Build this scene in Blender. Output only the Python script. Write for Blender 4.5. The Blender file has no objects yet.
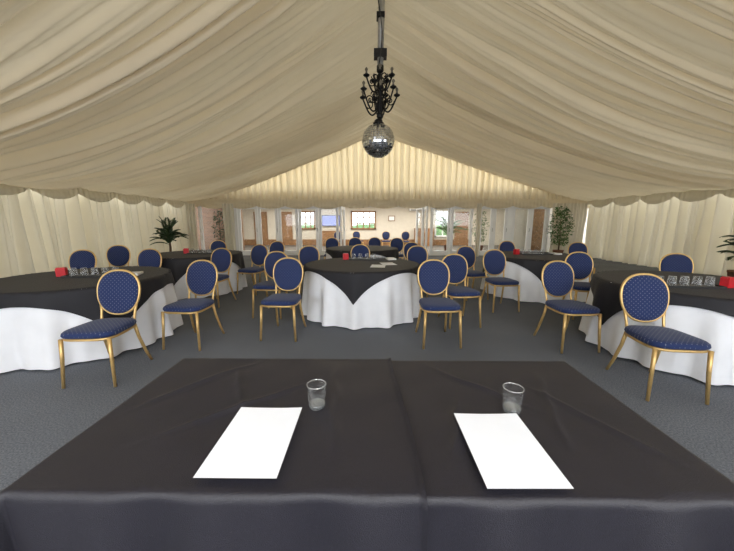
import bpy, bmesh, math, random
from mathutils import Vector, Matrix, noise
random.seed(7)
C = bpy.context.scene.collection
pi = math.pi

# ------------------------------------------------------------------ materials
def new_mat(name):
    m = bpy.data.materials.new(name); m.use_nodes = True
    nt = m.node_tree
    return m, nt, nt.nodes["Principled BSDF"]

def simple(name, col, rough=0.6, metal=0.0, noise_scale=None, noise_amt=0.15, bump=0.0, bump_scale=80, **kw):
    m, nt, b = new_mat(name)
    b.inputs["Base Color"].default_value = (*col, 1)
    b.inputs["Roughness"].default_value = rough
    b.inputs["Metallic"].default_value = metal
    for k, v in kw.items():
        b.inputs[k.replace("_", " ")].default_value = v
    tc = nt.nodes.new("ShaderNodeTexCoord")
    if noise_scale:
        n = nt.nodes.new("ShaderNodeTexNoise"); n.inputs["Scale"].default_value = noise_scale
        n.inputs["Detail"].default_value = 4
        nt.links.new(tc.outputs["Object"], n.inputs["Vector"])
        r = nt.nodes.new("ShaderNodeValToRGB")
        r.color_ramp.elements[0].position = 0.3; r.color_ramp.elements[1].position = 0.7
        r.color_ramp.elements[0].color = (*[c*(1-noise_amt) for c in col], 1)
        r.color_ramp.elements[1].color = (*[min(1, c*(1+noise_amt)) for c in col], 1)
        nt.links.new(n.outputs["Fac"], r.inputs["Fac"])
        nt.links.new(r.outputs["Color"], b.inputs["Base Color"])
    if bump:
        n = nt.nodes.new("ShaderNodeTexNoise"); n.inputs["Scale"].default_value = bump_scale
        n.inputs["Detail"].default_value = 3
        nt.links.new(tc.outputs["Object"], n.inputs["Vector"])
        bp = nt.nodes.new("ShaderNodeBump"); bp.inputs["Strength"].default_value = bump
        bp.inputs["Distance"].default_value = 0.01
        nt.links.new(n.outputs["Fac"], bp.inputs["Height"])
        nt.links.new(bp.outputs["Normal"], b.inputs["Normal"])
    return m

def cloth_translucent(name, col, tfac, tcol=None):
    m, nt, b = new_mat(name)
    out = nt.nodes["Material Output"]
    tc = nt.nodes.new("ShaderNodeTexCoord")
    n = nt.nodes.new("ShaderNodeTexNoise"); n.inputs["Scale"].default_value = 0.9; n.inputs["Detail"].default_value = 5
    nt.links.new(tc.outputs["Object"], n.inputs["Vector"])
    r = nt.nodes.new("ShaderNodeValToRGB")
    r.color_ramp.elements[0].position = .3; r.color_ramp.elements[1].position = .7
    r.color_ramp.elements[0].color = (*[c*.9 for c in col], 1); r.color_ramp.elements[1].color = (*col, 1)
    nt.links.new(n.outputs["Fac"], r.inputs["Fac"])
    nt.links.new(r.outputs["Color"], b.inputs["Base Color"])
    b.inputs["Roughness"].default_value = .5
    t = nt.nodes.new("ShaderNodeBsdfTranslucent"); t.inputs["Color"].default_value = (*(tcol or col), 1)
    mx = nt.nodes.new("ShaderNodeMixShader"); mx.inputs[0].default_value = tfac
    nt.links.new(b.outputs[0], mx.inputs[1]); nt.links.new(t.outputs[0], mx.inputs[2])
    nt.links.new(mx.outputs[0], out.inputs["Surface"])
    return m

def dotted(name, ax):
    m, nt, b = new_mat(name)
    tc = nt.nodes.new("ShaderNodeTexCoord"); sp = nt.nodes.new("ShaderNodeSeparateXYZ")
    nt.links.new(tc.outputs["Object"], sp.inputs[0])
    k = 2*pi/0.036
    def mth(op, a, bb=None):
        n = nt.nodes.new("ShaderNodeMath"); n.operation = op
        for i, v in enumerate((a, bb)):
            if v is None: continue
            if isinstance(v, (int, float)): n.inputs[i].default_value = v
            else: nt.links.new(v, n.inputs[i])
        return n.outputs[0]
    cx = mth('COSINE', mth('MULTIPLY', sp.outputs[0], k))
    cz = mth('COSINE', mth('MULTIPLY', sp.outputs[ax], k))
    pr = mth('MULTIPLY', cx, cz)
    r = nt.nodes.new("ShaderNodeValToRGB")
    r.color_ramp.elements[0].position = .64; r.color_ramp.elements[1].position = .86
    r.color_ramp.elements[0].color = (.020, .034, .108, 1)
    r.color_ramp.elements[1].color = (.13, .14, .20, 1)
    nt.links.new(pr, r.inputs["Fac"])
    nt.links.new(r.outputs["Color"], b.inputs["Base Color"])
    b.inputs["Roughness"].default_value = .85
    b.inputs["Sheen Weight"].default_value = .12
    b.inputs["Specular IOR Level"].default_value = .2
    return m

M_ceil = cloth_translucent("ceiling_lining_fabric", (.675, .595, .465), .06, (.9, .75, .48))
M_wall = cloth_translucent("wall_lining_fabric", (.72, .675, .56), .09, (.9, .82, .62))
M_gable = cloth_translucent("gable_lining_fabric", (.72, .65, .50), .19, (.95, .80, .52))
M_white_cloth = simple("white_linen", (.88, .89, .93), .8, noise_scale=6, noise_amt=.03, bump=.1, bump_scale=400)
M_black_cloth = simple("black_linen", (.0095, .009, .0135), .7, noise_scale=300, noise_amt=.35, bump=.15, bump_scale=500, Sheen_Weight=.03)
M_front_cloth = simple("charcoal_linen", (.0125, .0115, .0180), .50, noise_scale=240, noise_amt=.38, bump=.25, bump_scale=420, Sheen_Weight=.015)
M_gold = simple("gold_painted_metal", (.70, .47, .19), .38, .6, noise_scale=30, noise_amt=.1)
M_back = dotted("navy_dotted_upholstery_back", 2)
M_seat = dotted("navy_dotted_upholstery_seat", 1)
M_paper = simple("white_paper", (.78, .80, .85), .6, noise_scale=20, noise_amt=.01)
M_wood = simple("brown_wood", (.27, .14, .06), .5, noise_scale=8, noise_amt=.3)
M_tabletop = simple("plywood", (.35, .25, .15), .6, noise_scale=10, noise_amt=.2)
M_frame = simple("white_upvc", (.92, .93, .94), .35, noise_scale=5, noise_amt=.02)
M_plaster = simple("cream_plaster", (.70, .66, .58), .8, noise_scale=5, noise_amt=.04)
M_roomceil = simple("white_plaster", (.85, .83, .79), .8, noise_scale=5, noise_amt=.03)
M_black = simple("black_iron", (.014, .014, .016), .45, .5, noise_scale=40, noise_amt=.2)
M_plastic = simple("black_plastic", (.02, .02, .02), .4, noise_scale=40, noise_amt=.2)
M_red = simple("red_glazed", (.60, .02, .03), .3, noise_scale=20, noise_amt=.1)
M_leaf = simple("dark_green_leaf", (.03, .06, .022), .5, noise_scale=6, noise_amt=.5)
M_leaf2 = simple("green_leaf", (.08, .17, .045), .5, noise_scale=6, noise_amt=.5)
M_trunk = simple("bark", (.12, .08, .05), .9, noise_scale=30, noise_amt=.4)
M_pot = simple("terracotta", (.20, .09, .05), .8, noise_scale=15, noise_amt=.2)
M_greypole = simple("grey_aluminium", (.40, .40, .40), .4, .6, noise_scale=20, noise_amt=.1)
M_candle = simple("dark_candle_tube", (.16, .14, .11), .5, noise_scale=20, noise_amt=.05)
M_mirror = simple("mirror_tiles", (.70, .72, .75), .12, 1.0, noise_scale=25, noise_amt=.35)
M_card = simple("white_card", (.8, .8, .8), .5, noise_scale=40, noise_amt=.1)

def thin_glass(name, tint, base, edge, white):
    m, nt, b = new_mat(name)
    tr = nt.nodes.new("ShaderNodeBsdfTransparent"); tr.inputs[0].default_value = (*tint, 1)
    gl = nt.nodes.new("ShaderNodeBsdfGlossy"); gl.inputs["Roughness"].default_value = .03
    df = nt.nodes.new("ShaderNodeBsdfDiffuse"); df.inputs[0].default_value = (.9, .93, .95, 1)
    lw = nt.nodes.new("ShaderNodeLayerWeight"); lw.inputs[0].default_value = .18
    mr = nt.nodes.new("ShaderNodeMapRange"); mr.inputs[3].default_value = base; mr.inputs[4].default_value = edge
    nt.links.new(lw.outputs["Facing"], mr.inputs[0])
    mg = nt.nodes.new("ShaderNodeMixShader"); mg.inputs[0].default_value = white
    nt.links.new(gl.outputs[0], mg.inputs[1]); nt.links.new(df.outputs[0], mg.inputs[2])
    mx = nt.nodes.new("ShaderNodeMixShader")
    nt.links.new(mr.outputs[0], mx.inputs[0])
    nt.links.new(tr.outputs[0], mx.inputs[1]); nt.links.new(mg.outputs[0], mx.inputs[2])
    nt.links.new(mx.outputs[0], nt.nodes["Material Output"].inputs["Surface"])
    return m
M_glass = thin_glass("clear_tumbler_glass", (.97, .98, .98), .012, .85, .12)
M_glassrim = thin_glass("bright_glass_rim", (.9, .92, .93), .45, .9, .45)
M_glassbase = thin_glass("thick_glass_base", (.80, .83, .85), .15, .8, .3)
M_winglass = thin_glass("window_glass", (.97, .98, .98), .05, .40, .15)

def emis(name, col, s):
    m, nt, b = new_mat(name)
    b.inputs["Base Color"].default_value = (*col, 1)
    b.inputs["Emission Color"].default_value = (*col, 1)
    b.inputs["Emission Strength"].default_value = s
    return m
M_lamp = emis("lamp_glow", (1, .88, .7), 16)
M_screen = emis("blue_screen", (.12, .16, .48), .9)

# carpet
m, nt, b = new_mat("grey_cord_carpet")
tc = nt.nodes.new("ShaderNodeTexCoord")
n1 = nt.nodes.new("ShaderNodeTexNoise"); n1.inputs["Scale"].default_value = 95; n1.inputs["Detail"].default_value = 8; n1.inputs["Roughness"].default_value = .7
n2 = nt.nodes.new("ShaderNodeTexNoise"); n2.inputs["Scale"].default_value = .8; n2.inputs["Detail"].default_value = 4
nt.links.new(tc.outputs["Object"], n1.inputs["Vector"]); nt.links.new(tc.outputs["Object"], n2.inputs["Vector"])
r = nt.nodes.new("ShaderNodeValToRGB")
r.color_ramp.elements[0].position = .34; r.color_ramp.elements[1].position = .66
r.color_ramp.elements[0].color = (.056, .062, .075, 1); r.color_ramp.elements[1].color = (.205, .222, .255, 1)
nt.links.new(n1.outputs["Fac"], r.inputs["Fac"])
r2 = nt.nodes.new("ShaderNodeValToRGB")
r2.color_ramp.elements[0].position = .3; r2.color_ramp.elements[1].position = .7
r2.color_ramp.elements[0].color = (.80, .80, .80, 1); r2.color_ramp.elements[1].color = (1.1, 1.1, 1.1, 1)
nt.links.new(n2.outputs["Fac"], r2.inputs["Fac"])
mm = nt.nodes.new("ShaderNodeMixRGB"); mm.blend_type = 'MULTIPLY'; mm.inputs[0].default_value = 1
nt.links.new(r.outputs[0], mm.inputs[1]); nt.links.new(r2.outputs[0], mm.inputs[2])
nt.links.new(mm.outputs[0], b.inputs["Base Color"]); b.inputs["Roughness"].default_value = .85
b.inputs["Specular IOR Level"].default_value = .25
bp = nt.nodes.new("ShaderNodeBump"); bp.inputs["Strength"].default_value = .3; bp.inputs["Distance"].default_value = .005
nt.links.new(n1.outputs["Fac"], bp.inputs["Height"]); nt.links.new(bp.outputs[0], b.inputs["Normal"])
M_carpet = m

# brick
m, nt, b = new_mat("brown_brick")
tc = nt.nodes.new("ShaderNodeTexCoord"); mp = nt.nodes.new("ShaderNodeMapping")
mp.inputs["Rotation"].default_value = (pi/2, 0, 0)
br = nt.nodes.new("ShaderNodeTexBrick"); br.inputs["Scale"].default_value = 4
br.inputs["Color1"].default_value = (.24, .12, .06, 1); br.inputs["Color2"].default_value = (.17, .085, .04, 1); br.inputs["Mortar"].default_value = (.22, .18, .13, 1)
nt.links.new(tc.outputs["Object"], mp.inputs[0]); nt.links.new(mp.outputs[0], br.inputs["Vector"]); nt.links.new(br.outputs["Color"], b.inputs["Base Color"])
M_brick = m

# ------------------------------------------------------------------ mesh helpers
def mesh_from(name, verts, faces, mat, smooth=True):
    me = bpy.data.meshes.new(name)
    me.from_pydata(verts, [], faces); me.update()
    if mat: me.materials.append(mat)
    if smooth: me.polygons.foreach_set("use_smooth", [True]*len(me.polygons))
    return me

def add(name, me, parent=None, loc=(0, 0, 0), rot=(0, 0, 0), **props):
    o = bpy.data.objects.new(name, me); C.objects.link(o)
    o.location = loc; o.rotation_euler = rot
    if parent: o.parent = parent
    for k, v in props.items(): o[k] = v
    return o

class MB:
    def __init__(s): s.v = []; s.f = []
    def box(s, x0, x1, y0, y1, z0, z1):
        b = len(s.v)
        s.v += [(x0, y0, z0), (x1, y0, z0), (x1, y1, z0), (x0, y1, z0), (x0, y0, z1), (x1, y0, z1), (x1, y1, z1), (x0, y1, z1)]
        s.f += [tuple(b+i for i in q) for q in ((0, 3, 2, 1), (4, 5, 6, 7), (0, 1, 5, 4), (1, 2, 6, 5), (2, 3, 7, 6), (3, 0, 4, 7))]
        return s
    def tube(s, pts, rad, sides=10, closed=False):
        pts = [Vector(p) for p in pts]; n = len(pts)
        if not isinstance(rad, (list, tuple)): rad = [rad]*n
        b = len(s.v); prev = None
        for i, p in enumerate(pts):
            if closed: t = pts[(i+1) % n]-pts[i-1]
            else: t = pts[min(i+1, n-1)]-pts[max(i-1, 0)]
            t.normalize()
            if prev is None:
                a = Vector((0, 0, 1)) if abs(t.z) < .9 else Vector((1, 0, 0))
                u = t.cross(a).normalized()
            else:
                u = (prev - t*prev.dot(t)).normalized()
            prev = u; w = t.cross(u)
            for k in range(sides):
                an = 2*pi*k/sides
                s.v.append(tuple(p+(u*math.cos(an)+w*math.sin(an))*rad[i]))
        m = n if closed else n-1
        for i in range(m):
            for k in range(sides):
                a = b+i*sides+k; a2 = b+i*sides+(k+1) % sides
                c = b+((i+1) % n)*sides+k; c2 = b+((i+1) % n)*sides+(k+1) % sides
                s.f.append((a, a2, c2, c))
        if not closed:
            s.f.append(tuple(b+k for k in range(sides))[::-1])
            s.f.append(tuple(b+(n-1)*sides+k for k in range(sides)))
        return s
    def lathe(s, prof, seg=24, cx=0, cy=0):
        b = len(s.v)
        for r, z in prof:
            for k in range(seg):
                a = 2*pi*k/seg
                s.v.append((cx+r*math.cos(a), cy+r*math.sin(a), z))
        for i in range(len(prof)-1):
            for k in range(seg):
                k2 = (k+1) % seg
                s.f.append((b+i*seg+k, b+i*seg+k2, b+(i+1)*seg+k2, b+(i+1)*seg+k))
        return s
    def mesh(s, name, mat, smooth=False):
        return mesh_from(name, s.v, s.f, mat, smooth)

def grid(name, nu, nv, fn, mat):
    v = []
    for i in range(nu+1):
        for j in range(nv+1):
            v.append(fn(i/nu, j/nv))
    f = []
    for i in range(nu):
        for j in range(nv):
            a = i*(nv+1)+j
            f.append((a, a+nv+1, a+nv+2, a+1))
    return mesh_from(name, v, f, mat)

def thing(name, label, cat, loc, rotz, parts, group=None):
    e = bpy.data.objects.new(name, None); C.objects.link(e)
    e.empty_display_size = .1
    e.location = loc; e.rotation_euler = (0, 0, rotz)
    e["label"] = label; e["category"] = cat
    if group: e["group"] = group
    for p in parts:
        pn, me = p[0], p[1]
        o = add(pn, me, e)
        if len(p) > 2 and p[2]: o["label"] = p[2]
        if len(p) > 3: o.location = p[3]
    return e

# ------------------------------------------------------------------ dimensions
XL, XR, XM = -7.5, 8.8, .2
ZE, ZR = 2.26, 4.85
Y0, Y1 = -1.8, 13.0

def nz(x, y=0, z=0): return noise.noise(Vector((x, y, z)))
def struct(name, me, **k):
    return add(name, me, kind="structure", **k)

struct("floor", MB().box(XL-.3, XR+.3, -2.6, 13.1, -.1, 0).mesh("floor", M_carpet))
M_ground = simple("light_block_ground", (.20, .19, .17), .9, noise_scale=6, noise_amt=.2)
struct("floor_light_block", MB().box(-30, 30, -30, -2.6, -.14, -.02).mesh("light_block_slab", M_ground))  # unseen dark ground added behind camera to cut upward sky light on ceiling
struct("light_block_rear", MB().box(XL, XR, -2.2, -2.1, 0, 1.05).mesh("light_block_panel", M_roomceil))  # unseen low panel added behind camera to block light on the cloth front

# ceiling lining: gathered folds run from eave to ridge and sag between
def belly(t, p=.8):
    return abs(math.sin(t))**p
def ceil_side(xe, seed):
    def fn(u, v):
        y = Y0+(Y1-Y0)*u
        w = v
        x = xe+(XM-xe)*w
        z = ZE+(ZR-ZE)*w+.16*min(1, 6*v*(1-v))
        near = max(0, min(1, (12.5-y)/6))
        z -= (.19+.40*near+.07*nz(y*.45, seed))*(4*w*(1-w))*(.9+.25*(1-w)*near)
        # every lining panel drops a little between its seams
        bay = (y/2.45) % 1.0
        z -= .16*near*math.sin(pi*bay)**.7*4*w*(1-w)
        yy = y+.26*nz(y*.8, v*1.3, seed)+.75*(v-.2)*nz(y*.30, 5, seed)+.11*nz(y*2.0, v*2.4, seed+3)
        a1 = max(.1, .8+1.0*nz(y*.6, v*1.0, seed+9))
        a2 = max(.15, .85+1.2*nz(y*1.2, v*1.5, seed+19))
        a3 = max(.05, .6+1.2*nz(y*2, v*2, seed+29))
        d = .15*a1*belly(pi*yy/.62, .9)+.125*a2*belly(pi*(yy+.06*nz(y*1.7, v*2, seed))/.185+1, .85)+.040*a3*belly(pi*(yy+.03*nz(y*3, v*3, seed))/.074, .9)
        d += .12*nz(yy*1.3, v*.7, seed+30)
        damp = min(1, .26+5*v*(1-v))
        z -= d*damp
        return (x, y, z)
    return fn
v = []; f = []
NU, NV = 1900, 46
for xe, sd in ((XL, 1.3), (XR, 7.7)):
    fn = ceil_side(xe, sd); b0 = len(v)
    for i in range(NU+1):
        for j in range(NV+1): v.append(fn(i/NU, j/NV))
    for i in range(NU):
        for j in range(NV):
            a = b0+i*(NV+1)+j
            f.append((a, a+1, a+NV+2, a+NV+1))
struct("ceiling", mesh_from("ceiling", v, f, M_ceil))

# side walls with gathered curtain lining
def side_wall(x, seed, sgn):
    def fn(u, v):
        y = Y0+(Y1-Y0)*u; z = 2.34*v
        yy = y+.14*nz(y*1.6, v*.5, seed)
        ph = 2*pi*yy/.34
        p = math.sin(ph)*(.9+.9*nz(y*.9, 3, seed))+.55*math.sin(ph*2.3+1+2*nz(y, v, seed))
        return (x+sgn*(.16*p*(1-.3*v)+.15), y, z)
    return fn
struct("wall_left", grid("wall_left", 1000, 10, side_wall(XL, 3.1, -1), M_wall))
struct("wall_right", grid("wall_right", 1000, 10, side_wall(XR, 8.2, 1), M_wall))

# swagged valance on the eaves
def valance_fn(seed, L0, L1, pos, big=1):
    bay = 1.15
    def fn(u, v):
        s = L0+(L1-L0)*u
        t = ((s/bay) % 1.0)
        hump = math.sin(pi*t)
        drop = .20+.19*big*hump**.8
        bulge = .07*big*math.sin(pi*min(1, v*1.05)*.6)*(.45+.55*hump)+.03
        pl = .018*math.sin(2*pi*s/.14)*(1-.8*hump)+.012*math.sin(v*11+6*hump)*hump
        z = 2.38-(drop+.06)*v
        return pos(s, bulge+pl*(.4+v*.6), z)
    return fn
struct("trim_1", grid("trim_1", 1300, 18, valance_fn(1, Y0, Y1-.05, lambda s, d, z: (XL+.03+d, s, z)), M_wall))
struct("trim_2", grid("trim_2", 1300, 18, valance_fn(4, Y0, Y1-.05, lambda s, d, z: (XR-.03-d, s, z)), M_wall))
struct("trim_3", grid("trim_3", 1300, 18, valance_fn(6, XL, XR, lambda s, d, z: (s, 12.86-d, z-.08), .6), M_gable))

# gable end
def gable(u, v):
    x = XL+(XR-XL)*u
    top = ZE+(ZR-ZE)*((x-XL)/(XM-XL) if x < XM else (XR-x)/(XR-XM))+.10
    zb = 2.05
    z = zb+(top+.02-zb)*v
    ph = 2*pi*(x+.06*nz(x*1.5, v, 3))/.27
    return (x, 12.93+.07*math.sin(ph)*(1+.8*nz(x, 7))+.03*math.sin(2.3*ph+2), z)
struct("wall_gable", grid("wall_gable", 900, 10, gable, M_gable))
struct("trim_4", MB().box(XM-.03, XM+.03, Y0, Y1, ZR-.05, ZR+.06).mesh("ridge_beam", M_greypole))

# ------------------------------------------------------------------ glazed partition at the far end
def door_mesh(w, h=2.02, fr=.11):
    m = MB()
    m.box(0, fr, -.035, .035, 0, h).box(w-fr, w, -.035, .035, 0, h)
    m.box(fr, w-fr, -.035, .035, h-fr, h).box(fr, w-fr, -.035, .035, 0, .20)
    return m
nd = [0]
def door(x, y, w, ang=0):
    nd[0] += 1
    o = struct("door_%d" % nd[0], door_mesh(w).mesh("door", M_frame), loc=(x, y, .01), rot=(0, 0, ang))
    add("glass_pane", MB().box(.10, w-.10, -.004, .004, .20, 1.92).mesh("pane", M_winglass), o)
    add("door_handle", MB().tube([(w-.035, -.035, 1.0), (w-.035, -.08, 1.0), (w-.035, -.08, 1.14)], .01, 6).mesh("handle", M_greypole), o)
for x, w, a in ((-5.48, .82, 0), (-4.64, .82, 0), (-3.80, .82, 0), (-2.96, .82, 0), (-2.12, .82, 0),
                (-1.22, .8, 1.45), (2.20, .85, 1.75), (2.36, .85, 1.6), (2.50, .82, 0), (3.34, .9, 0), (4.50, .58, 0), (5.08, .58, 0), (5.85, .75, 0), (6.6, .7, 0)):
    door(x, 13.05, w, a)
struct("trim_5", MB().box(-7.15, 7.35, 13.0, 13.1, 2.03, 2.14).mesh("door_head", M_frame))
k = 6
for x0, x1 in ((-6.0, -5.5), (5.66, 5.84), (-7.1, -7.0), (7.3, 7.36)):
    struct("trim_%d" % k, MB().box(x0, x1, 13.0, 13.1, 0, 2.03).mesh("post", M_frame)); k += 1

def curtain_mesh(w, h, seed):
    def fn(u, v):
        x = w*(u-.5)*(1-.08*math.sin(pi*min(1, v*1.4)))
        return (x, .05*math.sin(2*pi*u*w/.14+seed)*(1-.3*v), h*v)
    return grid("curtain", int(w*70)+12, 12, fn, M_wall)
for x, w in ((-7.24, .40), (-5.75, .45), (4.38, .22), (8.0, 1.35)):
    add("curtain", curtain_mesh(w, 2.12, x), loc=(x, 12.74, .01),
        label="cream gathered fabric curtain hanging beside the glazed doors", category="curtain", group="cream curtains at the glazed doors")

# ------------------------------------------------------------------ annex room behind the glazing
def wall_open(name, x0, x1, y0, y1, zt, ops, mat):
    m = MB(); cur = x0
    for a, b_, z0, z1 in sorted(ops):
        m.box(cur, a, y0, y1, 0, zt)
        if z0 > 0: m.box(a, b_, y0, y1, 0, z0)
        m.box(a, b_, y0, y1, z1, zt); cur = b_
    m.box(cur, x1, y0, y1, 0, zt)
    struct(name, m.mesh(name, mat))
ops = [(-4.5, -3.3, .95, 2.05), (-1.15, .35, .95, 2.05), (3.9, 4.9, .5, 2.1)]
wall_open("wall_annex_back", -9, 10, 19, 19.15, 2.55, ops, M_plaster)
struct("wall_annex_left", MB().box(-9.1, -9, 13.2, 19, 0, 2.55).mesh("w", M_brick))
struct("wall_annex_right", MB().box(10, 10.1, 13.2, 19, 0, 2.55).mesh("w", M_plaster))
struct("ceiling_annex", MB().box(-9.1, 10.1, 13.15, 19.15, 2.55, 2.65).mesh("c", M_roomceil))
M_woodfloor = simple("annex_carpet", (.12, .11, .10), .8, noise_scale=30, noise_amt=.2)
struct("floor_annex", MB().box(-9.1, 10.1, 13.1, 19.15, -.1, -.002).mesh("f", M_woodfloor))
struct("wall_annex_pier", MB().box(-8.8, -5.9, 14.4, 14.55, 0, 2.5).mesh("w", M_brick))
struct("baseboard_annex", MB().box(-9, 6.1, 18.93, 18.99, 0, .35).mesh("b", M_wood))
for i, (a, b_, z0, z1) in enumerate(ops):
    m = MB(); fr = .09; mt = M_wood if i < 2 else M_frame
    m.box(a, a+fr, 18.9, 19.1, z0, z1).box(b_-fr, b_, 18.9, 19.1, z0, z1).box(a, b_, 18.9, 19.1, z0, z0+fr).box(a, b_, 18.9, 19.1, z1-fr, z1)
    n = 4 if i < 2 else 2
    for q in range(1, n):
        xx = a+(b_-a)*q/n; m.box(xx-.03, xx+.03, 18.96, 19.06, z0, z1)
    if i < 2:
        for q in (1, 2):
            zz = z0+(z1-z0)*q/3; m.box(a, b_, 18.97, 19.05, zz-.025, zz+.025)
    o = struct("window_%d" % (i+1), m.mesh("window", mt))
    add("glass_pane", MB().box(a, b_, 19.01, 19.02, z0, z1).mesh("pane", M_winglass), o)
def wood_door(x, y):
    nd[0] += 1
    struct("door_%d" % nd[0], MB().box(x, x+.8, y, y+.05, 0, 2.0).box(x+.1, x+.7, y-.02, y, 1.1, 1.85).box(x+.1, x+.7, y-.02, y, .15, .95).mesh("d", M_wood))
wood_door(7.0, 13.9); wood_door(-5.5, 18.9); wood_door(5.1, 18.9); wood_door(-7.0, 18.9)
struct("wall_annex_side", MB().box(6.1, 9.9, 14.0, 14.1, 0, 2.5).mesh("w", M_plaster))
def screen(x, y, z, w, h):
    thing("wall_screen", "black framed flat screen showing blue on the annex wall", "screen", (x, y, z), 0,
      [("screen_housing", MB().box(-w/2, w/2, 0, .05, 0, h).mesh("h", M_plastic)), ("display", MB().box(-w/2+.04, w/2-.04, -.005, .0, .04, h-.04).mesh("d", M_screen))])
screen(-2.35, 18.86, 1.15, 1.1, .66)
thing("air_conditioner", "white wall-mounted air conditioning unit", "air conditioner", (2.8, 18.8, 2.05), 0,
      [("housing", MB().box(-.45, .45, -.1, .18, 0, .28).mesh("h", M_frame)), ("vent", MB().box(-.4, .4, -.11, -.1, .02, .07).mesh("v", M_plastic))])
def sideboard(x, y, w, h):
    thing("sideboard", "brown wooden sideboard against the annex wall", "sideboard", (x, y, 0), 0,
      [("body", MB().box(-w/2, w/2, -.2, .2, 0, h).mesh("b", M_wood)), ("worktop", MB().box(-w/2-.02, w/2+.02, -.22, .22, h, h+.03).mesh("t", M_wood)),
       ("door", MB().box(-w/2+.03, -.01, -.215, -.2, .09, h-.03).mesh("d", M_wood)), ("door", MB().box(.01, w/2-.03, -.215, -.2, .09, h-.03).mesh("d", M_wood))])
sideboard(3.2, 18.6, 1.1, 1.0); sideboard(-2.3, 18.6, 1.2, .85)
thing("picture_frame", "small framed picture on the annex wall", "picture", (1.3, 18.95, 1.45), 0,
      [("frame", MB().box(-.2, .2, 0, .03, 0, .32).mesh("f", M_wood)), ("picture", MB().box(-.16, .16, -.005, 0, .04, .28).mesh("p", M_frame))])
for x in (-6, -3, 0, 3, 6):
    for y in (14.6, 17):
        thing("ceiling_light", "round flush white ceiling light", "light", (x, y, 2.5), 0,
          [("lamp_body", MB().lathe([(0, .05), (.2, .05), (.2, 0), (.17, 0)], 24).mesh("b", M_frame)), ("diffuser", MB().lathe([(.17, 0), (.1, -.02), (0, -.03)], 24).mesh("d", M_lamp, True))], "annex ceiling lights")

# ------------------------------------------------------------------ chair
def build_chair():
    def ring(s, z, n=48, e=4.0):
        out = []
        for k in range(n):
            a = 2*pi*k/n; c, si = math.cos(a), math.sin(a)
            x = .225*math.copysign(abs(c)**(2/e), c)*s; y = .225*math.copysign(abs(si)**(2/e), si)*s
            x *= 1-.14*(y+.225)/.45
            out.append((x, y, z))
        return out
    def loft(rings, mat, name):
        n = len(rings[0]); v = sum(rings, []); f = []
        for i in range(len(rings)-1):
            for k in range(n):
                k2 = (k+1) % n
                f.append((i*n+k, i*n+k2, (i+1)*n+k2, (i+1)*n+k))
        f.append(tuple(range(n))[::-1]); f.append(tuple((len(rings)-1)*n+k for k in range(n)))
        return mesh_from(name, v, f, mat)
    seat = loft([ring(.93, .432), ring(1.0, .437), ring(1.03, .453), ring(1.01, .472), ring(.96, .483), ring(.8, .490), ring(.5, .494), ring(.1, .495)], M_seat, "seat")
    m = MB(); rr = [Vector(p) for p in ring(.95, .422, 40)]
    m.tube(rr, .012, 8, True)
    m.tube([(-.2, -.1, .42), (.2, -.1, .42)], .009, 6).tube([(-.17, .1, .42), (.17, .1, .42)], .009, 6)
    rail = m.mesh("seat_frame", M_gold, True)
    zc, hh, hw = .728, .207, .192
    def bp(x, z, off=0):
        return (x, .205+(z-.45)*.20+off, z)
    def oval(s, off, n=48):
        o = []
        for k in range(n):
            a = 2*pi*k/n; c, si = math.cos(a), math.sin(a)
            x = hw*s*math.copysign(abs(c)**.88, c); z = zc+hh*s*math.copysign(abs(si)**.88, si)
            x *= 1+.06*(z-zc)/hh
            p = bp(x, z, off); o.append((p[0], p[1]-.10*x*x, p[2]))
        return o
    frame = MB().tube(oval(1.0, 0), .0120, 10, True)
    for sx in (-1, 1):
        frame.tube([(sx*.150, .19, .425), (sx*.152, .205, .50), (sx*.155, .222, .56), (sx*.165, .235, .62)], .0115, 8)
    frame = frame.mesh("backrest_frame", M_gold, True)
    pad = loft([oval(.15, .026), oval(.7, .026), oval(.9, .020), oval(.97, .008), oval(.98, -.008), oval(.93, -.024), oval(.75, -.032), oval(.4, -.036), oval(.1, -.037)], M_back, "backrest")
    legs = []
    for sx in (-1, 1):
        legs.append(MB().tube([(sx*.195, -.195, .425), (sx*.200, -.205, .25), (sx*.212, -.225, 0)], [.0165, .015, .012], 10).mesh("leg", M_gold, True))
        legs.append(MB().tube([(sx*.155, .185, .425), (sx*.162, .21, .30), (sx*.178, .265, .12), (sx*.19, .315, 0)], [.016, .015, .014, .012], 10).mesh("leg", M_gold, True))
    return [("seat", seat, "navy dotted upholstered seat cushion"), ("seat_frame", rail), ("backrest", pad, "navy dotted oval upholstered back pad"), ("backrest_frame", frame, "gold oval tubular frame")]+[("leg", l, "gold metal leg") for l in legs]
CH = build_chair()
def chair(x, y, deg=0, lab=None):
    return thing("banquet_chair", lab or "gold-framed banquet chair with navy dotted oval back", "chair", (x, y, 0), math.radians(deg), CH, "navy and gold banquet chairs")
near = [
 (-2.42, 2.66, 4, "gold-framed navy banquet chair beside a black and white draped round table"),
 (-2.07, 3.45, -4, "gold-framed navy banquet chair between two round tables"),
 (-1.08, 3.72, -3, "gold-framed navy banquet chair next to the central round table"),
 (.80, 3.52, 3, "gold-framed navy banquet chair next to the central round table"),
 (2.27, 3.42, 4, "gold-framed navy banquet chair beside a white-skirted round table"),
 (2.44, 2.48, -6, "gold-framed navy banquet chair in front of a white-skirted round table")]
for c in near: chair(*c)
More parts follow.
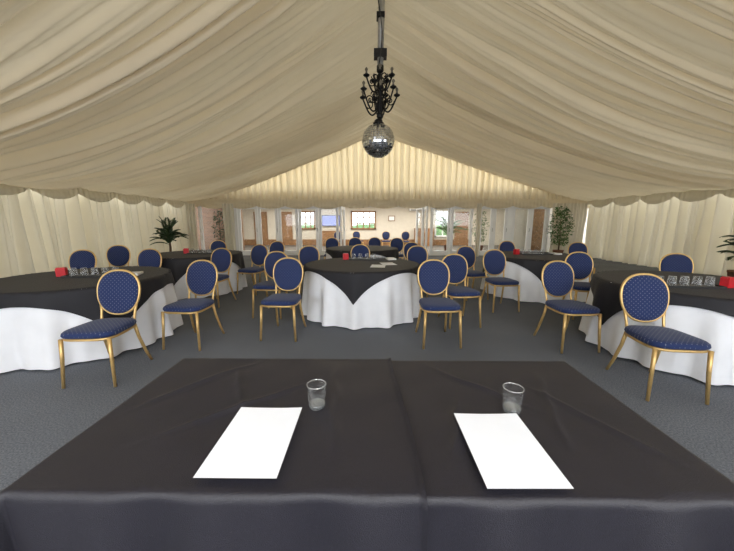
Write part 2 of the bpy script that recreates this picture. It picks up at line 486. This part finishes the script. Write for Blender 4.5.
for x, y, a in [(-3.80, 5.05, 5), (-4.75, 4.85, 12), (-4.95, 5.9, 20), (-2.68, 5.2, -8), (-1.5, 4.6, -4), (-1.15, 5.75, 8), (-.2, 6.15, 0), (.88, 5.8, -10),
                (1.25, 4.2, 6), (1.9, 5.7, 12), (2.12, 4.95, 5), (3.2, 4.55, -10), (4.45, 4.35, -20), (3.35, 7.35, 0), (4.7, 6.9, -15),
                (-2.35, 6.1, -15), (-3.8, 7.55, 8), (-2.3, 7.2, -12), (-1.1, 8.9, 5), (-.45, 9.1, 0), (.15, 9.15, 2), (.75, 8.85, -8),
                (1.0, 6.9, 8)]:
    chair(x, y, a)
for x, y, a in [(-1.6, 15.2, 0), (-.6, 15.6, 20), (.8, 15.4, 0), (1.7, 15.1, -10)]:
    chair(x, y, a, "navy and gold banquet chair in the adjoining room")

# ------------------------------------------------------------------ round tables
R = .87
def cr(th, z, ph):
    t = max(0, (.75-z)/.75)
    am = .050*t**.9
    fo = math.sin(15*th+ph+.7*math.sin(3*th+ph))+.4*math.sin(27*th+2*ph)
    return R+.012+.045*t+am*fo*.8
def white_cloth(ph):
    v = [(0, 0, .7535)]; f = []; N = 300
    prof = [(.3, .7535), (.6, .7535), (R-.02, .7535), (R+.004, .752), (None, .742)]+[(None, .742-.722*(i/12)) for i in range(1, 13)]
    for r, z in prof:
        for k in range(N):
            th = 2*pi*k/N
            rr = r if r is not None else cr(th, z, ph)
            v.append((rr*math.cos(th), rr*math.sin(th), z))
    for k in range(N): f.append((0, 1+k, 1+(k+1) % N))
    for i in range(len(prof)-1):
        for k in range(N):
            a = 1+i*N; f.append((a+k, a+N+k, a+N+(k+1) % N, a+(k+1) % N))
    return mesh_from("white_cloth", v, f, M_white_cloth)
def overlay(ph, rot, hs=.97):
    v = [(0, 0, .760)]; f = []; N = 320; K = 46
    for i in range(1, K+1):
        for k in range(N):
            th = 2*pi*k/N; t = th-rot
            rm = hs/max(abs(math.cos(t)), abs(math.sin(t)))
            r = rm*i/K
            if r <= R: rr, z = r, .760+.0012*nz(r*6*math.cos(th), r*6*math.sin(th), ph)
            else:
                z = .760-(r-R); rr = cr(th, z, ph)+.014+.01*min(1, (r-R)*8)
            v.append((rr*math.cos(th), rr*math.sin(th), z))
    for k in range(N): f.append((0, 1+k, 1+(k+1) % N))
    for i in range(K-1):
        for k in range(N):
            a = 1+i*N; f.append((a+k, a+N+k, a+N+(k+1) % N, a+(k+1) % N))
    return mesh_from("overlay", v, f, M_black_cloth)
TT = MB().lathe([(0, .725), (R-.01, .725), (R, .73), (R, .745), (R-.01, .75), (0, .75)], 64).mesh("table_top", M_tabletop)
TL = [MB().tube([(sx*.5, sy*.5, .725), (sx*.55, sy*.55, 0)], .015, 8).mesh("leg", M_greypole) for sx in (-1, 1) for sy in (-1, 1)]
tables = [(-3.42, 3.60, .3, .2, 1.0), (-.12, 4.82, 1.1, -.10-pi/4, .91), (3.50, 3.30, 2.0, .75, .97), (3.25, 6.1, 3.3, .5, .93), (-3.6, 6.35, 4.4, .9, .95), (-.2, 7.75, 5.1, .3, .95)]
for i, (x, y, ph, rot, hs) in enumerate(tables):
    thing("round_table", "round banquet table under floor-length white and black linen", "table", (x, y, 0), 0,
          [("table_top", TT)]+[("leg", l) for l in TL], "round banquet tables")
    add("white_tablecloth", white_cloth(ph), loc=(x, y, 0), label="white floor-length tablecloth draped over a round banquet table", category="tablecloth", group="white tablecloths")
    add("black_table_overlay", overlay(ph, rot, hs), loc=(x, y, 0), label="black square cloth laid over the white tablecloth of a round table", category="tablecloth", group="black square overlays")

# ------------------------------------------------------------------ speaker table
TX0, TX1, TY0, TY1, TZ = -.885, .915, .655, 1.385, .745
legs = [MB().tube([(sx, sy, .715), (sx, sy, 0)], .016, 8).mesh("leg", M_greypole) for sx in (TX0+.1, TX1-.1) for sy in (TY0+.08, TY1-.08)]
thing("trestle_table", "long rectangular trestle table covered by two dark cloths", "table", (0, 0, 0), 0,
      [("table_top", MB().box(TX0, TX1, TY0, TY1, .715, TZ).mesh("tt", M_tabletop))]+[("leg", l) for l in legs])
CR = [(-.60, 1.30, -.42, .95), (-.15, 1.36, -.10, .70), (-.70, .80, -.20, 1.20), (.25, 1.34, .60, .98), (.62, 1.20, .86, .72), (.22, .72, .34, 1.1), (-.85, .95, -.5, 1.38), (.55, .75, .75, 1.3)]
def crease(a, b):
    z = 0
    for x0, y0, x1, y1 in CR:
        dx, dy = x1-x0, y1-y0; L = math.hypot(dx, dy)
        s = ((a-x0)*dx+(b-y0)*dy)/L/L; d = ((a-x0)*-dy+(b-y0)*dx)/L
        d += .02*nz(s*4, x0*9)
        e = math.exp(-((s-.5)/.38)**4)
        z += .009*e*math.exp(-abs(d/.014)**1.5)
    return z
def rect_cloth(fx0, fx1, ztop, openL, openR, seed):
    D = .60; RR = .022
    a0 = fx0 if openL else fx0-D; a1 = fx1 if openR else fx1+D
    b0, b1 = TY0-D, TY1+D
    def fn(u, v):
        a = a0+(a1-a0)*u; b = b0+(b1-b0)*v
        ex = 0; sx = 0; ey = 0; sy = 0
        if not openL and a < fx0: ex = fx0-a; sx = -1
        if not openR and a > fx1: ex = a-fx1; sx = 1
        if b < TY0: ey = TY0-b; sy = -1
        if b > TY1: ey = b-TY1; sy = 1
        e = math.hypot(ex, ey)
        x = min(max(a, fx0), fx1) if e > 0 else a
        y = min(max(b, TY0), TY1)
        edge = 0; slant = 0
        if openR:
            edge = .016*math.exp(-((fx1-a)/.009)**2)
            slant = (.016-.036*(b-TY0)/(TY1-TY0))*max(0, 1-(fx1-a)/.25)
            if b < TY0: slant = .016*max(0, 1-(fx1-a)/.25)
        if e == 0:
            z = ztop+.0055*nz(a*6, b*6, seed)+.007*nz(a*2+.6*b, b*1.2, seed+4)+crease(a, b)+edge
            z = max(z, ztop-.001)
            if openR: x += slant+.005*math.sin(b*9)*max(0, 1-(fx1-a)/.1)
            return (x, y, z)
        if e < RR*pi/2:
            an = e/RR; q = RR*math.sin(an); z = ztop-RR*(1-math.cos(an))
        else:
            q = RR; z = ztop-RR-(e-RR*pi/2)
        phi = math.atan2(ey, ex)
        fl = math.sin(2*phi)
        out = q*.7+.004+e*.05+.17*fl*min(1, e/.45)+edge
        along = a if ey >= ex else b
        if fl < .3: out += .024*min(1, e/.3)*(math.sin(along*17+seed)+.5*math.sin(along*31+2*seed))*(1-fl/.3)
        x += sx*math.cos(phi)*out+slant; y += sy*math.sin(phi)*out
        if z < .02: z = .02+.001*e
        return (x, y, z)
    return grid("cloth", 230, 300, fn, M_front_cloth)
add("dark_tablecloth", rect_cloth(TX0-.002, .120, TZ+.010, False, True, 1.0), label="charcoal linen cloth overlapping its neighbour on the speaker table", category="tablecloth", group="dark cloths on the speaker table")
add("dark_tablecloth", rect_cloth(.03, TX1+.002, TZ+.003, True, False, 2.2), label="charcoal linen cloth tucked under the neighbouring cloth", category="tablecloth", group="dark cloths on the speaker table")

def paper(x, y, rot, z):
    def fn(u, v):
        return (-.105+.21*u, -.1485+.297*v, .002+.0025*(2*u-1)**2*(v))
    o = add("paper_sheet", grid("paper", 8, 12, fn, M_paper), loc=(x, y, z), rot=(0, 0, math.radians(rot)), label="blank white sheet of paper lying on the dark tablecloth", category="paper", group="paper sheets on the speaker table")
paper(-.337, .822, 0, TZ+.0225); paper(.389, .804, 0.5, TZ+.0165)
gl = MB().lathe([(.0268, .0), (.029, .002), (.0325, .083)], 40).mesh("tumbler", M_glass, True)
gr = MB().tube([(.0325*math.cos(2*pi*i/40), .0325*math.sin(2*pi*i/40), .084) for i in range(40)], .0013, 6, True).mesh("tumbler_rim", M_glassrim, True)
gb = MB().lathe([(0, .0), (.0268, 0), (.0285, .004), (.0288, .012), (.0268, .015), (0, .013)], 40).mesh("tumbler_base", M_glassbase, True)
for x, y, z in ((-.185, .995, TZ+.016), (.492, .985, TZ+.012)):
    thing("glass_tumbler", "clear glass tumbler standing beside a paper sheet", "glass", (x, y, z), 0, [("glass_wall", gl), ("rim", gr), ("glass_base", gb, "thick clear glass base")], "tumblers on the speaker table")

# ------------------------------------------------------------------ things on round tables
M_glass3 = thin_glass("tray_tumbler_glass", (.93, .94, .95), .08, .85, .75)
gl2 = MB().lathe([(.036, 0), (.031, .086), (.028, .090), (.0, .090)], 24).mesh("upturned", M_glass3, True)
traym = MB().box(-.30, .30, -.10, .10, 0, .008).box(-.30, .30, -.10, -.092, .008, .02).box(-.30, .30, .092, .10, .008, .02).box(-.30, -.292, -.10, .10, .008, .02).box(.292, .30, -.10, .10, .008, .02).mesh("tray", M_plastic)
cup = MB().box(-.045, .045, -.035, .035, 0, .095).box(-.040, .040, -.030, .030, .095, .105).mesh("box", M_red)
def setting(x, y, rot, n=5):
    z = .762
    r = math.radians(rot); c, s = math.cos(r), math.sin(r)
    def w(a, b): return (x+a*c-b*s, y+a*s+b*c)
    add("serving_tray", traym, loc=(x, y, z), rot=(0, 0, r), label="black plastic serving tray holding upturned glasses", category="tray", group="trays on the round tables")
    for i in range(n):
        px, py = w(-.23+.115*i, 0)
        add("glass_tumbler", gl2, loc=(px, py, z+.009), label="upturned glass tumbler on a black tray", category="glass", group="tumblers on the trays")
    px, py = w(-.37, .02)
    add("red_box", cup, loc=(px, py, z), rot=(0, 0, r+.3), label="small glossy red container next to the glasses", category="box", group="red containers on the round tables")
    px, py = w(.41, .03)
    add("notebook_stack", MB().box(-.07, .07, -.1, .1, 0, .025).mesh("n", M_card), loc=(px, py, z), rot=(0, 0, r+.2), label="small white notepad beside the tray", category="notepad", group="notepads on the round tables")
setting(-3.30, 3.64, 8); setting(3.17, 3.1, 174); setting(-.05, 5.3, 0, 4); setting(3.3, 6.2, 0, 4); setting(-3.4, 6.3, 0, 4)
for x, y, r in ((.28, 4.75, .2), (.12, 4.5, -.1)):
    add("paper_sheet", MB().box(-.105, .105, -.1485, .1485, 0, .0012).mesh("p", M_paper), loc=(x, y, .7635), rot=(0, 0, r), label="white paper sheet on the black cloth of a round table", category="paper", group="papers on round tables")

# ------------------------------------------------------------------ chandelier + mirror ball
cx, cy = .14, 4.8
st = MB().lathe([(0, 2.86), (.03, 2.86), (.05, 2.90), (.03, 2.94), (.06, 3.0), (.07, 3.05), (.035, 3.10), (.025, 3.2), (.055, 3.25), (.055, 3.29), (.03, 3.34), (.03, 3.48), (.05, 3.50), (.05, 3.56), (.03, 3.58), (.0, 3.58)], 20).mesh("stem", M_black, True)
parts = [("stem", st, "black iron stem")]
rc = random.Random(11)
def arm(ang, r, z0, zt, sc=1):
    m = MB(); pts = []
    for i in range(17):
        t = i/16
        rr = .02+(r-.02)*t; z = z0-.11*sc*math.sin(pi*t*1.15)+(zt-z0)*t*t
        pts.append((rr*math.cos(ang), rr*math.sin(ang), z))
    m.tube(pts, .0115, 7)
    for (fr, dz, q0) in ((.60, .05, .060), (.36, .12, .055)):
        sp = []; sg = rc.choice((-1, 1))
        for i in range(22):
            t = i/21; a = t*2.6*pi*sg; q = q0*(1-t*.75)
            rr = r*fr+q*math.cos(a); z = z0+dz+q*math.sin(a)
            sp.append((rr*math.cos(ang), rr*math.sin(ang), z))
        m.tube(sp, .008, 6)
    ex, ey, ez = pts[-1]
    m.lathe([(0, ez), (.025, ez), (.044, ez+.015), (.046, ez+.025), (.02, ez+.025), (.02, ez+.045), (.0, ez+.045)], 16, ex, ey)
    cd = MB().lathe([(.014, ez+.04), (.014, ez+.075), (.022, ez+.09), (.020, ez+.105), (.008, ez+.122), (0, ez+.125)], 12, ex, ey)
    return m.mesh("arm", M_black, True), cd.mesh("lamp", M_candle, True)
for k in range(7):
    a, c = arm(2*pi*k/7+.2+rc.uniform(-.15, .15), .26+rc.uniform(-.04, .01), 3.04+rc.uniform(-.03, .03), 3.13+rc.uniform(-.03, .03)); parts += [("arm", a, "curled black iron arm"), ("candle_lamp", c, "dark candle-style lamp")]
for k in range(5):
    a, c = arm(2*pi*k/5+.9, .18+rc.uniform(-.03, .03), 3.30+rc.uniform(-.03, .03), 3.36, .8); parts += [("arm", a, "curled black iron arm"), ("candle_lamp", c, "dark candle-style lamp")]
parts.append(("pole", MB().tube([(0, 0, 3.56), (.02, .0, 4.88)], .044, 14).mesh("pole", M_greypole, True), "grey suspension pole"))
parts.append(("bracket", MB().box(-.09, .09, -.06, .06, 3.66, 3.76).mesh("bracket", M_black), "black clamp bracket"))
parts.append(("bracket", MB().box(-.055, .055, -.06, .06, 4.15, 4.21).mesh("bracket", M_black), "black clamp bracket"))
cab = [(.05*math.sin(t*5)-.03, -.06, 3.5+1.3*t) for t in [i/14 for i in range(15)]]
parts.append(("cable", MB().tube(cab, .008, 6).mesh("cable", M_plastic, True)))
thing("chandelier", "black wrought iron candle chandelier hanging from the marquee ridge", "chandelier", (cx, cy, 0), 0, parts)
NS, NR = 40, 22; rb = .235
mb = MB()
for i in range(NR):
    p0, p1 = pi*i/NR+.012, pi*(i+1)/NR-.012
    for k in range(NS):
        w = .012/max(.15, math.sin((p0+p1)/2))
        a0, a1 = 2*pi*k/NS+w, 2*pi*(k+1)/NS-w
        jx, jy = random.uniform(-.012, .012), random.uniform(-.012, .012)
        b = len(mb.v); q = [(p0, a0), (p1, a0), (p1, a1), (p0, a1)]
        for n_, (p, a) in enumerate(q):
            rr = rb+(jx if n_ in (0, 1) else -jx)*.18+(jy if n_ in (0, 3) else -jy)*.18
            mb.v.append((rr*math.sin(p)*math.cos(a), rr*math.sin(p)*math.sin(a), rr*math.cos(p)))
        mb.f.append((b, b+1, b+2, b+3))
tiles = mb.mesh("mirror_tiles", M_mirror)
core = MB().lathe([(math.sin(pi*i/20)*(rb-.006), math.cos(pi*i/20)*(rb-.006)) for i in range(21)], 40).mesh("core", M_greypole, True)
cap = MB().lathe([(0, .29), (.04, .29), (.06, .27), (.06, .252), (.08, .24), (.08, .215), (0, .215)], 24).mesh("cap", M_black, True)
thing("mirror_ball", "mirrored disco ball hanging below the chandelier", "disco ball", (cx-.02, cy, 2.57), 0,
      [("ball_core", core), ("mirror_tiles", tiles, "small square mirror tiles"), ("motor_cap", cap, "black motor mount")])

# ------------------------------------------------------------------ plants
potm = MB().lathe([(0, 0), (.13, 0), (.14, .01), (.18, .30), (.19, .30), (.19, .34), (.165, .34), (.16, .31), (0, .31)], 28).mesh("pot", M_pot, True)
def palm(x, y, h, n, mat, lab, seed, spread=1.0):
    rd = random.Random(seed); m = MB()
    for k in range(n):
        az = 2*pi*k/n*1.0+rd.uniform(-.3, .3); el = rd.uniform(.6, 1.4); L = h*rd.uniform(.45, .68)*spread
        base = Vector((0, 0, h*.5+rd.uniform(-.3, .15))); p = base.copy(); pts = []; d = Vector((math.cos(az)*math.cos(el), math.sin(az)*math.cos(el), math.sin(el)))
        S = 18
        for i in range(S+1):
            pts.append(p.copy()); p = p+d*(L/S); d.z -= .075; d.normalize()
        m.tube(pts, .005, 5)
        for i in range(2, S+1):
            t = (pts[i]-pts[i-1]).normalized(); side = t.cross(Vector((0, 0, 1))).normalized()
            ll = (.19*math.sin(pi*(i/(S+1.5)))+.04)*max(.7, spread)
            for s in (-1, 1):
                for hf in (0, .5):
                    q0 = pts[i]-t*(L/S)*hf; tip = q0+side*s*ll*.7+t*ll*.75-Vector((0, 0, .3*ll)); mid = (q0+tip)/2+t*.006+Vector((0, 0, .01)); mid2 = (q0+tip)/2-t*.006
                    b = len(m.v); m.v += [tuple(q0), tuple(mid), tuple(tip), tuple(mid2)]; m.f.append((b, b+1, b+2, b+3))
    fr = m.mesh("fronds", mat)
    tk = MB().tube([(0, 0, .3), (.02, 0, h*.3), (0, 0, h*.5)], [.04, .035, .03], 10).mesh("trunk", M_trunk, True)
    thing("potted_palm", lab, "plant", (x, y, 0), 0, [("pot", potm), ("trunk", tk), ("fronds", fr)])
palm(-6.75, 10.4, 1.85, 36, M_leaf, "dark green potted palm standing against the curtained wall", 3, .52)
palm(8.12, 6.80, 1.75, 26, M_leaf, "dark green potted palm by the draped side wall", 5, .45)
palm(3.7, 14.8, 2.0, 26, M_leaf2, "green potted palm behind the glass doors", 8, .8)
def bush(x, y, h, w, nl, mat, lab, seed, z0=.75):
    rd = random.Random(seed); m = MB(); tw = MB()
    tw.tube([(0, 0, .3), (.02, 0, z0), (-.02, .02, h*.75)], [.03, .022, .012], 8)
    for i in range(9):
        a = rd.uniform(0, 6.28); zz = rd.uniform(z0, h*.8)
        tw.tube([(0, 0, zz), (w*.5*math.cos(a), w*.5*math.sin(a), zz+.15)], .006, 5)
    for i in range(nl):
        a = rd.uniform(0, 6.28); zz = rd.random(); r = w*math.sqrt(rd.random())*(.35+.65*math.sin(pi*(.1+.85*zz)))
        c = Vector((r*math.cos(a), r*math.sin(a), z0-.2+(h-z0+.2)*zz))
        d = Vector((rd.uniform(-1, 1), rd.uniform(-1, 1), rd.uniform(-1, .5))).normalized(); s = d.cross(Vector((rd.random(), rd.random(), 1))).normalized(); L = rd.uniform(.07, .13)
        b = len(m.v); m.v += [tuple(c), tuple(c+d*L*.5+s*L*.25), tuple(c+d*L), tuple(c+d*L*.5-s*L*.25)]; m.f.append((b, b+1, b+2, b+3))
    thing("potted_tree", lab, "plant", (x, y, 0), 0, [("pot", potm), ("branches", tw.mesh("br", M_trunk, True)), ("foliage", m.mesh("fol", mat))])
bush(7.25, 12.0, 1.95, .42, 800, M_leaf2, "leafy green potted tree beside the curtains", 4)
bush(-6.55, 13.6, 1.9, .3, 350, M_leaf, "leafy potted tree in front of a brick pier", 6)
bush(5.0, 14.3, 1.9, .35, 450, M_leaf2, "leafy green potted tree in the adjoining room", 9)

def hg(u, v):
    a = v*pi; x = -10+22*u
    rr = .8+.18*nz(x*2, v*5)+.08*nz(x*7, v*15)
    return (x, 23-math.cos(a)*rr, math.sin(a)*1.5*rr)
add("hedge", grid("hedge", 220, 16, hg, M_leaf2), label="clipped green hedge outside the annex windows", category="hedge", kind="stuff")
struct("floor_outside", MB().box(-14, 16, 19.2, 30, -.12, -.01).mesh("g", simple("lawn", (.12, .18, .06), .9, noise_scale=20, noise_amt=.3)))

# ------------------------------------------------------------------ world, light, camera
w = bpy.data.worlds.new("world"); bpy.context.scene.world = w; w.use_nodes = True
bg = w.node_tree.nodes["Background"]; bg.inputs[0].default_value = (.94, .97, 1, 1); bg.inputs[1].default_value = 4.6
def area(name, loc, rot, sx, sy, e, col=(1, 1, 1)):
    l = bpy.data.lights.new(name, 'AREA'); l.shape = 'RECTANGLE'; l.size = sx; l.size_y = sy; l.energy = e; l.color = col
    o = bpy.data.objects.new(name, l); C.objects.link(o); o.location = loc; o.rotation_euler = rot
area("annex_fill_light", (0, 16, 2.45), (0, 0, 0), 14, 3, 650, (1, .92, .80))  # added broad fill that brightens the annex, not an actual fixture
sl = bpy.data.lights.new("fill_sun", 'SUN'); sl.energy = 1.7; sl.angle = math.radians(25); sl.color = (1, .98, .95)  # soft sun lamp added to brighten the papers and near tables
so = bpy.data.objects.new("fill_sun", sl); C.objects.link(so)
so.rotation_euler = Vector((-.25, .68, -.68)).to_track_quat('-Z', 'Y').to_euler()

cam = bpy.data.cameras.new("camera"); co = bpy.data.objects.new("camera", cam); C.objects.link(co)
cam.sensor_width = 36; cam.lens = 36*310/734; cam.clip_start = .05
co.location = (0, 0, 1.40); co.rotation_euler = (math.radians(90-9.8), 0, math.radians(.55))
bpy.context.scene.camera = co
bpy.context.scene.view_settings.view_transform = 'Standard'
